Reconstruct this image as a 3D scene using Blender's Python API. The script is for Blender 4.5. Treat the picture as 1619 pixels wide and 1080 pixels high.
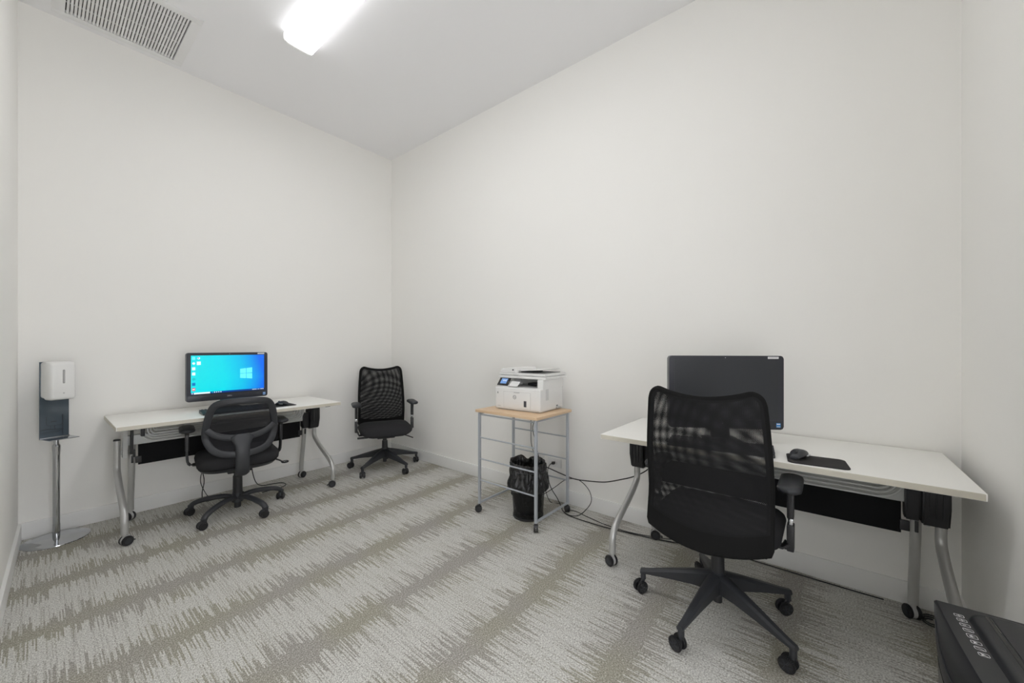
import bpy, bmesh, math, random
from mathutils import Vector, Matrix, Euler, noise
random.seed(7)
for o in list(bpy.data.objects): bpy.data.objects.remove(o)
S = bpy.context.scene
COL = S.collection
PI = math.pi

# ------------------------------------------------------------------ camera
CAM_H = 1.24
FPX = 610.0
cd = bpy.data.cameras.new('camera'); cam = bpy.data.objects.new('camera', cd); COL.objects.link(cam)
cam.location = (0, 0, CAM_H)
fwd = Vector((0.7761, 0.6306, 0))
cam.rotation_euler = (PI/2, 0, math.atan2(fwd.y, fwd.x) - PI/2)
cd.sensor_fit = 'HORIZONTAL'; cd.sensor_width = 36.0; cd.lens = 36.0*FPX/1619
cd.shift_y = 8.0/1619
cd.clip_start = 0.02
S.camera = cam
# ------------------------------------------------------------------ world, exposure
w = bpy.data.worlds.new('world'); S.world = w; w.use_nodes = True
w.node_tree.nodes['Background'].inputs[0].default_value = (0.95, 0.96, 1, 1)
w.node_tree.nodes['Background'].inputs[1].default_value = 5.2  # bright background added as fill, entering through the unseen doorway
S.view_settings.view_transform = 'Standard'; S.view_settings.look = 'None'
S.view_settings.gamma = 1; S.view_settings.exposure = 0.0
S.view_settings.use_curve_mapping = False
LAMP_STRENGTH = 12.6
S.cycles.max_bounces = 24; S.cycles.diffuse_bounces = 16; S.cycles.transparent_max_bounces = 16
ROOM_Z = 3.45

# ------------------------------------------------------------------ material helpers
def mat(name, col, rough=0.5, metal=0.0, spec=0.5, emit=None, es=0.0, coat=0.0, bump=None, noise_col=None):
    m = bpy.data.materials.new(name); m.use_nodes = True
    nt = m.node_tree; b = nt.nodes['Principled BSDF']
    b.inputs['Base Color'].default_value = (*col, 1); b.inputs['Roughness'].default_value = rough
    b.inputs['Metallic'].default_value = metal; b.inputs['Specular IOR Level'].default_value = spec
    b.inputs['Coat Weight'].default_value = coat
    if emit:
        b.inputs['Emission Color'].default_value = (*emit, 1); b.inputs['Emission Strength'].default_value = es
    if bump or noise_col:
        tc = nt.nodes.new('ShaderNodeTexCoord')
        n = nt.nodes.new('ShaderNodeTexNoise'); n.inputs['Scale'].default_value = (bump or noise_col)[0]
        n.inputs['Detail'].default_value = 4
        nt.links.new(tc.outputs['Object'], n.inputs['Vector'])
        if bump:
            bp = nt.nodes.new('ShaderNodeBump'); bp.inputs['Strength'].default_value = bump[1]; bp.inputs['Distance'].default_value = bump[2]
            nt.links.new(n.outputs['Fac'], bp.inputs['Height']); nt.links.new(bp.outputs['Normal'], b.inputs['Normal'])
        if noise_col:
            mx = nt.nodes.new('ShaderNodeMix'); mx.data_type = 'RGBA'
            mx.inputs['A'].default_value = (*col, 1); mx.inputs['B'].default_value = (*noise_col[1], 1)
            nt.links.new(n.outputs['Fac'], mx.inputs['Factor']); nt.links.new(mx.outputs['Result'], b.inputs['Base Color'])
    return m

def node(nt, t, **kw):
    n = nt.nodes.new(t)
    for k, v in kw.items(): setattr(n, k, v)
    return n
def mth(nt, op, a, b=None, c=None, clamp=False):
    n = nt.nodes.new('ShaderNodeMath'); n.operation = op; n.use_clamp = clamp
    for i, v in enumerate((a, b, c)):
        if v is None: continue
        if isinstance(v, (int, float)): n.inputs[i].default_value = v
        else: nt.links.new(v, n.inputs[i])
    return n.outputs[0]

def carpet_material():
    m = bpy.data.materials.new('carpet'); m.use_nodes = True; nt = m.node_tree; L = nt.links
    b = nt.nodes['Principled BSDF']; b.inputs['Roughness'].default_value = 0.95; b.inputs['Specular IOR Level'].default_value = 0.1
    tc = node(nt, 'ShaderNodeTexCoord'); sp = node(nt, 'ShaderNodeSeparateXYZ'); L.new(tc.outputs['Object'], sp.inputs[0])
    X, Y = sp.outputs[0], sp.outputs[1]
    PER = 0.502
    # tufted rows run along Y; the edge of each light band is ragged row by row
    col = mth(nt, 'FLOOR', mth(nt, 'DIVIDE', X, 0.0046))
    yy = mth(nt, 'DIVIDE', mth(nt, 'SUBTRACT', Y, 0.635), PER)          # integer = middle of a dark band
    band = mth(nt, 'ROUND', yy)
    dist = mth(nt, 'SUBTRACT', yy, band)                                # -0.5 .. 0.5 from dark middle
    side = mth(nt, 'SIGN', dist)
    def white(off):
        cb = node(nt, 'ShaderNodeCombineXYZ'); L.new(col, cb.inputs[0])
        L.new(mth(nt, 'ADD', mth(nt, 'MULTIPLY', band, 3.1), mth(nt, 'MULTIPLY', side, 0.7)), cb.inputs[1]); cb.inputs[2].default_value = off
        wn = node(nt, 'ShaderNodeTexWhiteNoise', noise_dimensions='3D'); L.new(cb.outputs[0], wn.inputs['Vector'])
        return wn.outputs['Value']
    r1 = white(0.0)
    # slow wobble of the band edge
    n2 = node(nt, 'ShaderNodeTexNoise'); n2.inputs['Scale'].default_value = 2.2; n2.inputs['Detail'].default_value = 1; L.new(tc.outputs['Object'], n2.inputs['Vector'])
    wob = mth(nt, 'MULTIPLY', mth(nt, 'SUBTRACT', n2.outputs['Fac'], 0.5), 0.10)
    half = mth(nt, 'ADD', mth(nt, 'ADD', mth(nt, 'MULTIPLY', mth(nt, 'POWER', r1, 1.7), 0.33), 0.065), wob)
    light = mth(nt, 'MULTIPLY', mth(nt, 'SUBTRACT', mth(nt, 'ABSOLUTE', dist), half), 60, clamp=True)
    # thin dark rows through the light bands
    r2 = white(5.0)
    thin = mth(nt, 'MULTIPLY', mth(nt, 'GREATER_THAN', r2, 0.74), 0.42)
    # pile flecks
    mp = node(nt, 'ShaderNodeMapping'); mp.inputs['Scale'].default_value = (230, 150, 200); L.new(tc.outputs['Object'], mp.inputs[0])
    fl = node(nt, 'ShaderNodeTexNoise'); fl.inputs['Scale'].default_value = 1; fl.inputs['Detail'].default_value = 2; L.new(mp.outputs[0], fl.inputs['Vector'])
    fleck = mth(nt, 'MULTIPLY', mth(nt, 'SUBTRACT', fl.outputs['Fac'], 0.5), 2.4)
    # patches of olive / taupe yarn
    n3 = node(nt, 'ShaderNodeTexNoise'); n3.inputs['Scale'].default_value = 3.3; n3.inputs['Detail'].default_value = 0; L.new(tc.outputs['Object'], n3.inputs['Vector'])
    dk = node(nt, 'ShaderNodeMix', data_type='RGBA'); dk.inputs['A'].default_value = (0.325, 0.310, 0.255, 1); dk.inputs['B'].default_value = (0.335, 0.318, 0.292, 1)
    L.new(mth(nt, 'MULTIPLY', mth(nt, 'SUBTRACT', n3.outputs['Fac'], 0.35), 3.3, clamp=True), dk.inputs['Factor'])
    fac = mth(nt, 'ADD', mth(nt, 'SUBTRACT', light, mth(nt, 'MULTIPLY', thin, light)), mth(nt, 'MULTIPLY', fleck, 0.75), clamp=True)
    mx = node(nt, 'ShaderNodeMix', data_type='RGBA'); L.new(dk.outputs['Result'], mx.inputs['A']); mx.inputs['B'].default_value = (0.56, 0.555, 0.525, 1)
    L.new(fac, mx.inputs['Factor'])
    hv = node(nt, 'ShaderNodeHueSaturation'); L.new(mx.outputs['Result'], hv.inputs['Color']); L.new(mth(nt, 'ADD', 1.0, mth(nt, 'MULTIPLY', fleck, 0.75)), hv.inputs['Value'])
    L.new(hv.outputs[0], b.inputs['Base Color'])
    bp = node(nt, 'ShaderNodeBump'); bp.inputs['Strength'].default_value = 0.35; bp.inputs['Distance'].default_value = 0.002
    L.new(fl.outputs['Fac'], bp.inputs['Height']); L.new(bp.outputs['Normal'], b.inputs['Normal'])
    return m

def wood_material():
    m = bpy.data.materials.new('light_wood'); m.use_nodes = True; nt = m.node_tree; L = nt.links
    b = nt.nodes['Principled BSDF']; b.inputs['Roughness'].default_value = 0.45
    tc = node(nt, 'ShaderNodeTexCoord'); mp = node(nt, 'ShaderNodeMapping'); mp.inputs['Scale'].default_value = (60, 4, 60)
    L.new(tc.outputs['Object'], mp.inputs[0]); n = node(nt, 'ShaderNodeTexNoise'); n.inputs['Scale'].default_value = 1; n.inputs['Detail'].default_value = 4
    L.new(mp.outputs[0], n.inputs['Vector']); mx = node(nt, 'ShaderNodeMix', data_type='RGBA')
    mx.inputs['A'].default_value = (0.62, 0.42, 0.25, 1); mx.inputs['B'].default_value = (0.76, 0.58, 0.40, 1)
    L.new(n.outputs['Fac'], mx.inputs['Factor']); L.new(mx.outputs['Result'], b.inputs['Base Color'])
    return m

def weave_material(name, col, pitch, hole, rough=0.7, uv=True):
    # woven mesh: rows of small round openings, offset row by row
    m = bpy.data.materials.new(name); m.use_nodes = True; nt = m.node_tree; L = nt.links
    b = nt.nodes['Principled BSDF']; b.inputs['Base Color'].default_value = (*col, 1); b.inputs['Roughness'].default_value = rough
    b.inputs['Specular IOR Level'].default_value = 0.25
    tc = node(nt, 'ShaderNodeTexCoord'); sp = node(nt, 'ShaderNodeSeparateXYZ'); L.new(tc.outputs['UV'], sp.inputs[0])
    k = 2*PI/pitch
    a = mth(nt, 'SINE', mth(nt, 'MULTIPLY', sp.outputs[0], k)); c = mth(nt, 'SINE', mth(nt, 'MULTIPLY', sp.outputs[1], k))
    s = mth(nt, 'MULTIPLY', a, c)
    h = mth(nt, 'GREATER_THAN', s, hole)
    tr = node(nt, 'ShaderNodeBsdfTransparent'); ms = node(nt, 'ShaderNodeMixShader')
    L.new(h, ms.inputs[0]); L.new(b.outputs[0], ms.inputs[1]); L.new(tr.outputs[0], ms.inputs[2])
    L.new(ms.outputs[0], nt.nodes['Material Output'].inputs['Surface'])
    return m

def screen_material():
    # desktop wallpaper: cyan on the left deepening to blue on the right
    m = bpy.data.materials.new('lit_screen'); m.use_nodes = True; nt = m.node_tree; L = nt.links
    b = nt.nodes['Principled BSDF']; b.inputs['Base Color'].default_value = (0.01, 0.01, 0.01, 1); b.inputs['Roughness'].default_value = 0.25
    tc = node(nt, 'ShaderNodeTexCoord'); sp = node(nt, 'ShaderNodeSeparateXYZ'); L.new(tc.outputs['Object'], sp.inputs[0])
    x = mth(nt, 'DIVIDE', mth(nt, 'ADD', sp.outputs[0], 0.25), 0.5)
    z = mth(nt, 'ABSOLUTE', mth(nt, 'DIVIDE', mth(nt, 'SUBTRACT', sp.outputs[2], 0.24), 0.3))
    f = mth(nt, 'ADD', x, mth(nt, 'MULTIPLY', z, 0.16))
    cr = node(nt, 'ShaderNodeValToRGB'); e = cr.color_ramp.elements
    e[0].position = 0.0; e[0].color = (0.0, 0.84, 0.90, 1); e[1].position = 1.05 if False else 1.0; e[1].color = (0.0, 0.16, 0.95, 1)
    q = e.new(0.45); q.color = (0.0, 0.80, 0.95, 1); q = e.new(0.72); q.color = (0.0, 0.58, 0.95, 1)
    L.new(f, cr.inputs[0]); L.new(cr.outputs[0], b.inputs['Emission Color']); b.inputs['Emission Strength'].default_value = 0.95
    return m

M = dict(
    wall=mat('wall_paint', (0.87, 0.862, 0.837), 0.9, spec=0.2, bump=(220, 0.05, 0.001)),
    ceil=mat('ceiling_paint', (0.868, 0.866, 0.878), 0.9, spec=0.2, bump=(180, 0.05, 0.001)),
    trim=mat('trim_paint', (0.82, 0.82, 0.81), 0.45),
    carpet=carpet_material(),
    laminate=mat('desk_laminate', (0.86, 0.855, 0.825), 0.5, noise_col=(300, (0.84, 0.835, 0.805))),
    edge=mat('desk_edge', (0.58, 0.55, 0.47), 0.5),
    silver=mat('silver_paint', (0.52, 0.52, 0.51), 0.38, 0.55),
    silverlt=mat('tray_paint', (0.55, 0.56, 0.55), 0.45, 0.2),
    blk=mat('black_plastic', (0.018, 0.018, 0.020), 0.42, bump=(900, 0.15, 0.0004)),
    blk2=mat('charcoal_plastic', (0.030, 0.032, 0.037), 0.45, bump=(900, 0.15, 0.0004)),
    blkgloss=mat('black_gloss', (0.012, 0.012, 0.014), 0.12),
    fabric=mat('black_fabric', (0.010, 0.010, 0.011), 0.95, spec=0.15, bump=(700, 0.4, 0.001)),
    seatfab=mat('seat_fabric', (0.026, 0.026, 0.028), 0.9, spec=0.2, bump=(500, 0.5, 0.001)),
    trimfab=mat('frame_cover_fabric', (0.006, 0.006, 0.006), 0.85, spec=0.2, bump=(1200, 0.5, 0.0008)),
    weave=weave_material('back_mesh', (0.009, 0.009, 0.010), 0.0056, 0.24),
    weavelow=weave_material('low_back_mesh', (0.012, 0.012, 0.015), 0.0036, 0.60),
    wire=weave_material('wire_mesh', (0.012, 0.012, 0.012), 0.008, 0.25, 0.4),
    panel=mat('modesty_fabric', (0.008, 0.008, 0.009), 0.8, spec=0.2),
    chrome=mat('chrome', (0.55, 0.565, 0.585), 0.10, 1.0),
    steel=mat('brushed_steel', (0.50, 0.53, 0.57), 0.22, 1.0),
    plate=mat('reflection_toned_plate', (0.085, 0.110, 0.135), 0.20, 0.25, coat=0.3),  # dark bluish reflection of the room put into the base colour
    mark=mat('etched_mark', (0.015, 0.02, 0.03), 0.5),
    white=mat('white_plastic', (0.78, 0.78, 0.77), 0.28),
    whitem=mat('white_matte', (0.76, 0.76, 0.75), 0.5),
    lgrey=mat('light_grey_plastic', (0.50, 0.50, 0.50), 0.45),
    grey=mat('grey_plastic', (0.22, 0.22, 0.22), 0.45),
    wood=wood_material(),
    cart=mat('cart_metal', (0.46, 0.49, 0.53), 0.4, 0.35),
    bag=mat('bin_bag', (0.014, 0.014, 0.015), 0.13, bump=(26, 1.0, 0.012)),
    bezel=mat('bezel', (0.030, 0.032, 0.042), 0.35),
    dark=mat('dark_screen', (0.045, 0.048, 0.054), 0.38, spec=0.3),
    screen=screen_material(),
    paper=mat('sticker_paper', (0.8, 0.8, 0.82), 0.6),
    ink=mat('print_ink', (0.05, 0.05, 0.06), 0.6),
    silverink=mat('silver_ink', (0.6, 0.6, 0.62), 0.4),
    blue=mat('sticker_blue', (0.03, 0.25, 0.62), 0.5),
    cord=mat('cord_rubber', (0.012, 0.012, 0.012), 0.5),
    mousepad=mat('mouse_pad_fabric', (0.022, 0.020, 0.021), 0.9, bump=(900, 0.4, 0.0006)),
    shred=mat('shredder_plastic', (0.020, 0.021, 0.024), 0.38, bump=(1200, 0.25, 0.0004)),
    shreddark=mat('shredder_gloss', (0.006, 0.006, 0.007), 0.2),
    grille=mat('grille_paint', (0.80, 0.80, 0.80), 0.5),
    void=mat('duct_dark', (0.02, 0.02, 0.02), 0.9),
    diffuser=mat('light_diffuser', (0.9, 0.9, 0.9), 0.4, emit=(0.97, 0.972, 0.992), es=LAMP_STRENGTH),
    diffside=mat('light_diffuser_side', (0.9, 0.9, 0.9), 0.4, emit=(0.97, 0.972, 0.992), es=LAMP_STRENGTH*0.22),
    lampend=mat('light_end_cap', (0.85, 0.85, 0.85), 0.5, emit=(1.0, 0.99, 0.97), es=0.35),
    lcdblue=mat('lcd_blue', (0.02, 0.05, 0.1), 0.3, emit=(0.22, 0.42, 0.85), es=0.7),
    lcdwhite=mat('lcd_white', (0.1, 0.1, 0.1), 0.3, emit=(0.75, 0.85, 1.0), es=0.8),
    s_white=mat('icon_white', (0.1, 0.1, 0.1), 0.3, emit=(0.85, 1.0, 1.0), es=0.95),
    s_pane=mat('icon_pane', (0.1, 0.1, 0.1), 0.3, emit=(0.10, 0.92, 1.0), es=1.0),
    s_red=mat('icon_red', (0.1, 0.0, 0.0), 0.3, emit=(0.8, 0.05, 0.10), es=0.9),
    s_blue=mat('icon_blue', (0.0, 0.0, 0.1), 0.3, emit=(0.0, 0.25, 0.6), es=0.8),
    s_teal=mat('icon_teal', (0.0, 0.1, 0.1), 0.3, emit=(0.0, 0.55, 0.6), es=0.9),
    s_bar=mat('icon_taskbar', (0.0, 0.0, 0.1), 0.3, emit=(0.0, 0.06, 0.28), es=0.8),
    key=mat('key_caps', (0.020, 0.022, 0.028), 0.35),
)

# ------------------------------------------------------------------ mesh builder
class MB:
    def __init__(s): s.bm = bmesh.new(); s.mats = []
    def mi(s, m):
        if m not in s.mats: s.mats.append(m)
        return s.mats.index(m)
    def _merge(s, t, mx=None):
        if mx is not None: bmesh.ops.transform(t, matrix=mx, verts=t.verts)
        me = bpy.data.meshes.new('tmp'); t.to_mesh(me); t.free(); s.bm.from_mesh(me); bpy.data.meshes.remove(me)
    def box(s, c, sz, m='blk', bev=0.0, rot=None, seg=2, taper=None):
        t = bmesh.new(); bmesh.ops.create_cube(t, size=1)
        for v in t.verts:
            k = 1.0
            if taper and v.co.z < 0: k = taper
            v.co = Vector((v.co.x*sz[0]*k, v.co.y*sz[1]*k, v.co.z*sz[2]))
        if bev: bmesh.ops.bevel(t, geom=list(t.edges), offset=bev, segments=seg, affect='EDGES', profile=0.6)
        i = s.mi(m)
        for f in t.faces: f.material_index = i
        mx = Matrix.Translation(c)
        if rot: mx = mx @ Euler(rot).to_matrix().to_4x4()
        s._merge(t, mx); return s
    def bb(s, a, b, m='blk', bev=0.0, seg=2):
        return s.box([(a[i]+b[i])/2 for i in range(3)], [abs(b[i]-a[i]) for i in range(3)], m, bev, None, seg)
    def cyl(s, p0, p1, r0, r1=None, m='blk', seg=20, bev=0.0):
        r1 = r0 if r1 is None else r1
        p0, p1 = Vector(p0), Vector(p1); d = p1-p0; h = d.length
        t = bmesh.new(); bmesh.ops.create_cone(t, cap_ends=True, segments=seg, radius1=r0, radius2=r1, depth=h)
        if bev:
            ed = [e for e in t.edges if all(abs(abs(v.co.z)-h/2) < 1e-6 for v in e.verts)]
            bmesh.ops.bevel(t, geom=ed, offset=bev, segments=2, affect='EDGES')
        i = s.mi(m)
        for f in t.faces: f.material_index = i
        s._merge(t, Matrix.Translation((p0+p1)/2) @ d.to_track_quat('Z', 'Y').to_matrix().to_4x4()); return s
    def ball(s, c, r, m='blk', sc=(1, 1, 1), rot=None, seg=16):
        t = bmesh.new(); bmesh.ops.create_uvsphere(t, u_segments=seg, v_segments=seg//2+2, radius=r)
        i = s.mi(m)
        for f in t.faces: f.material_index = i
        mx = Matrix.Translation(c)
        if rot: mx = mx @ Euler(rot).to_matrix().to_4x4()
        s._merge(t, mx @ Matrix.Diagonal((*sc, 1))); return s
    def sweep(s, pts, a, b=None, m='blk', seg=10, closed=False, n=None, power=1.0, scale=None):
        """tube along points; a = half width in the curve's side direction, b = half height along n"""
        b = a if b is None else b
        P = [Vector(p) for p in pts]; N = len(P); rings = []; i = s.mi(m); prev = None
        for k in range(N):
            if closed: t = P[(k+1) % N]-P[k-1]
            else: t = P[min(k+1, N-1)]-P[max(k-1, 0)]
            t.normalize()
            if n is not None: nn = Vector(n)
            elif prev is None: nn = Vector((0, 0, 1)) if abs(t.z) < 0.9 else Vector((0, 1, 0))
            else: nn = prev
            nn = (nn - t*nn.dot(t)).normalized(); prev = nn
            sd = t.cross(nn); q = scale[k] if scale else 1.0; ring = []
            for j in range(seg):
                an = 2*PI*(j+0.5)/seg; ca, sa = math.cos(an), math.sin(an)
                if power != 1.0:
                    ca = math.copysign(abs(ca)**power, ca); sa = math.copysign(abs(sa)**power, sa)
                ring.append(s.bm.verts.new(P[k] + sd*(a*q*ca) + nn*(b*q*sa)))
            rings.append(ring)
        for k in range(N if closed else N-1):
            r0, r1 = rings[k], rings[(k+1) % N]
            for j in range(seg):
                f = s.bm.faces.new((r0[j], r0[(j+1) % seg], r1[(j+1) % seg], r1[j])); f.material_index = i
        if not closed:
            for r in (rings[0], rings[-1]):
                f = s.bm.faces.new(r); f.material_index = i
        return s
    def lathe(s, prof, m='blk', seg=40, c=(0, 0, 0), fn=None, cap0=True, cap1=False):
        i = s.mi(m); rings = []
        for k, (r, z) in enumerate(prof):
            ring = []
            for j in range(seg):
                an = 2*PI*j/seg; rr, zz = (r, z) if fn is None else fn(r, z, an, k)
                ring.append(s.bm.verts.new((c[0]+rr*math.cos(an), c[1]+rr*math.sin(an), c[2]+zz)))
            rings.append(ring)
        for k in range(len(rings)-1):
            for j in range(seg):
                f = s.bm.faces.new((rings[k][j], rings[k][(j+1) % seg], rings[k+1][(j+1) % seg], rings[k+1][j])); f.material_index = i
        if cap0: s.bm.faces.new(rings[0]).material_index = i
        if cap1: s.bm.faces.new(rings[-1]).material_index = i
        return s
    def loft(s, rings, m='blk', cap=True, closed=False):
        i = s.mi(m); R = [[s.bm.verts.new(p) for p in r] for r in rings]; n = len(R[0])
        for k in range(len(R)-1+(1 if closed else 0)):
            a_, b_ = R[k], R[(k+1) % len(R)]
            for j in range(n):
                s.bm.faces.new((a_[j], a_[(j+1) % n], b_[(j+1) % n], b_[j])).material_index = i
        if cap and not closed:
            s.bm.faces.new(R[0]).material_index = i; s.bm.faces.new(R[-1]).material_index = i
        return s
    def prism(s, poly, fn, t0, t1, m='blk', bev=0.0):
        """poly in 2D, fn(u, v, t) -> xyz"""
        tb = bmesh.new()
        a = [tb.verts.new(fn(u, v, t0)) for u, v in poly]; b = [tb.verts.new(fn(u, v, t1)) for u, v in poly]; n = len(poly)
        tb.faces.new(a); tb.faces.new(b)
        for j in range(n): tb.faces.new((a[j], a[(j+1) % n], b[(j+1) % n], b[j]))
        if bev: bmesh.ops.bevel(tb, geom=list(tb.edges), offset=bev, segments=2, affect='EDGES')
        i = s.mi(m)
        for f in tb.faces: f.material_index = i
        s._merge(tb); return s
    def sheet(s, grid, m='blk', uv=None):
        i = s.mi(m); V = [[s.bm.verts.new(p) for p in row] for row in grid]
        lay = s.bm.loops.layers.uv.verify() if uv else None
        for a in range(len(V)-1):
            for b in range(len(V[0])-1):
                f = s.bm.faces.new((V[a][b], V[a][b+1], V[a+1][b+1], V[a+1][b])); f.material_index = i
                if uv:
                    for lp, (p, q) in zip(f.loops, ((a, b), (a, b+1), (a+1, b+1), (a+1, b))): lp[lay].uv = uv[p][q]
        return s
    def text(s, txt, size, mx, m='ink', depth=0.0004, space=1.0):
        cu = bpy.data.curves.new('t', 'FONT'); cu.body = txt; cu.size = size; cu.extrude = depth; cu.align_x = 'CENTER'; cu.align_y = 'CENTER'; cu.resolution_u = 2
        cu.space_character = space
        ob = bpy.data.objects.new('t', cu); COL.objects.link(ob)
        dg = bpy.context.evaluated_depsgraph_get(); me = bpy.data.meshes.new_from_object(ob.evaluated_get(dg))
        bpy.data.objects.remove(ob)
        t = bmesh.new(); t.from_mesh(me); bpy.data.meshes.remove(me); i = s.mi(m)
        for f in t.faces: f.material_index = i
        s._merge(t, mx); return s
    def build(s, name, parent=None, smooth=40, loc=None):
        bmesh.ops.recalc_face_normals(s.bm, faces=s.bm.faces)
        me = bpy.data.meshes.new(name); s.bm.to_mesh(me); s.bm.free()
        for m in s.mats: me.materials.append(M[m])
        if smooth:
            me.shade_smooth(); me.set_sharp_from_angle(angle=math.radians(smooth))
        o = bpy.data.objects.new(name, me); COL.objects.link(o)
        if parent: o.parent = parent
        if loc: o.location = loc
        return o

def thing(name, label, cat, loc=(0, 0, 0), rz=0.0, group=None):
    o = bpy.data.objects.new(name, None); COL.objects.link(o); o.location = loc; o.rotation_euler = (0, 0, rz)
    o.empty_display_size = 0.1; return tag(o, label, cat, group)
def tag(o, label, cat, group=None):
    o['label'] = label; o['category'] = cat
    if group: o['group'] = group
    return o
def struct(o): o['kind'] = 'structure'; return o
def kids(o): return [c for c in bpy.data.objects if c.parent == o]
def copy_tree(o, parent=None):
    c = o.copy(); COL.objects.link(c); c.parent = parent
    for ch in kids(o): copy_tree(ch, c)
    return c
def rrect(w, d, r, n=5, cx=0, cy=0):
    pts = []; r = min(r, w/2-0.0008, d/2-0.0008)
    for (sx, sy, a0) in ((1, 1, 0), (-1, 1, 90), (-1, -1, 180), (1, -1, 270)):
        for k in range(n+1):
            a = math.radians(a0+90*k/n); pts.append((cx+sx*(w/2-r)+r*math.cos(a), cy+sy*(d/2-r)+r*math.sin(a)))
    return pts
def smooth_path(pts, sub=6, closed=False):
    P = [Vector(p) for p in pts]; out = []; n = len(P)
    for i in range(n if closed else n-1):
        if closed: p0, p1, p2, p3 = P[i-1], P[i], P[(i+1) % n], P[(i+2) % n]
        else: p0, p1, p2, p3 = P[max(i-1, 0)], P[i], P[i+1], P[min(i+2, n-1)]
        for k in range(sub):
            t = k/sub
            out.append(0.5*((2*p1)+(p2-p0)*t+(2*p0-5*p1+4*p2-p3)*t*t+(3*p1-p0-3*p2+p3)*t**3))
    if not closed: out.append(P[-1])
    return out

# ================================================================== ROOM
XB, YA, YR, XL0, XL1 = 2.65, 4.0, -0.48, -0.218, -0.077      # wall planes; left wall leans from XL0 (near) to XL1 (far)
T = 0.12
struct(MB().bb((-0.5, YR-T, -0.1), (XB+T, YA+T, 0), 'carpet').build('floor', smooth=0))
hx0, hx1, hy0, hy1 = 0.115, 0.66, 3.33, 3.895                # opening for the return grille
c = MB(); zc = ROOM_Z
c.bb((-0.5, YR-T, zc), (XB+T, hy0, zc+0.1), 'ceil').bb((-0.5, hy1, zc), (XB+T, YA+T, zc+0.1), 'ceil')
c.bb((-0.5, hy0, zc), (hx0, hy1, zc+0.1), 'ceil').bb((hx1, hy0, zc), (XB+T, hy1, zc+0.1), 'ceil')
struct(c.build('ceiling', smooth=0))
struct(MB().bb((-0.5, YA, 0), (XB+T, YA+T, ROOM_Z), 'wall').build('wall_back', smooth=0))
struct(MB().bb((XB, YR-T, 0), (XB+T, YA, ROOM_Z), 'wall').build('wall_right', smooth=0))
DX0, DX1, DTOP = -0.12, 0.80, 2.10                          # unseen open doorway, added behind the camera to let in fill light
struct(MB().bb((-0.5, YR-T, 0), (DX0, YR, ROOM_Z), 'wall').bb((DX1, YR-T, 0), (XB, YR, ROOM_Z), 'wall').bb((DX0, YR-T, DTOP), (DX1, YR, ROOM_Z), 'wall').build('wall_near', smooth=0))
struct(MB().bb((DX0, YR-T-0.01, 0), (DX0+0.03, YR+0.005, DTOP), 'trim').bb((DX1-0.03, YR-T-0.01, 0), (DX1, YR+0.005, DTOP), 'trim').bb((DX0, YR-T-0.01, DTOP-0.03), (DX1, YR+0.005, DTOP), 'trim').build('trim_1', smooth=0))  # frame of the added doorway
def lw(y): return XL1 + (y-YA)*(XL1-XL0)/(YA-YR)
struct(MB().prism([(lw(YR), YR), (lw(YA), YA), (lw(YA)-T, YA), (lw(YR)-T, YR)], lambda u, v, t: (u, v, t), 0, ROOM_Z, 'wall').build('wall_left', smooth=0))
BH, BT = 0.108, 0.014
struct(MB().bb((lw(YA), YA-BT, 0), (XB, YA, BH), 'trim', 0.003).build('baseboard_back'))
struct(MB().bb((XB-BT, YR, 0), (XB, YA-BT, BH), 'trim', 0.003).build('baseboard_right'))
struct(MB().bb((DX1+0.01, YR, 0), (XB-BT, YR+BT, BH), 'trim', 0.003).build('baseboard_near'))
struct(MB().prism([(lw(YR)+BT, YR), (lw(YA-BT)+BT, YA-BT), (lw(YA-BT), YA-BT), (lw(YR), YR)], lambda u, v, t: (u, v, t), 0, BH, 'trim', 0.003).build('baseboard_left'))

# ------------------------------------------------------------------ ceiling light
t = thing('ceiling_light', 'long white wraparound fluorescent light fixture on the grey ceiling', 'ceiling light', (1.185, 1.72, ROOM_Z))
Lh = 1.22; sec = []
for k in range(13):
    a = PI*k/12; sec.append((0.100*math.copysign(abs(math.cos(a))**0.55, math.cos(a)), -0.022-0.053*abs(math.sin(a))**0.4))
dm = MB().loft([[(x, y, z) for x, z in sec] for y in (-Lh+0.012, Lh-0.012)], 'diffside'); k_ = dm.mi('diffuser')
dm.bm.normal_update()
for f_ in dm.bm.faces:
    if all(v.co.z < -0.060 for v in f_.verts) and len(f_.verts) == 4: f_.material_index = k_
dm.build('diffuser', t)
MB().bb((-0.075, -Lh, -0.022), (0.075, Lh, -0.0005), 'lampend').build('fixture_body', t)
for s_ in (-1, 1):
    MB().loft([[(x*1.02, s_*(Lh-0.012), z*1.01) for x, z in sec], [(x*1.02, s_*Lh, z*1.01) for x, z in sec]], 'lampend').build('end_cap', t)

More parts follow.
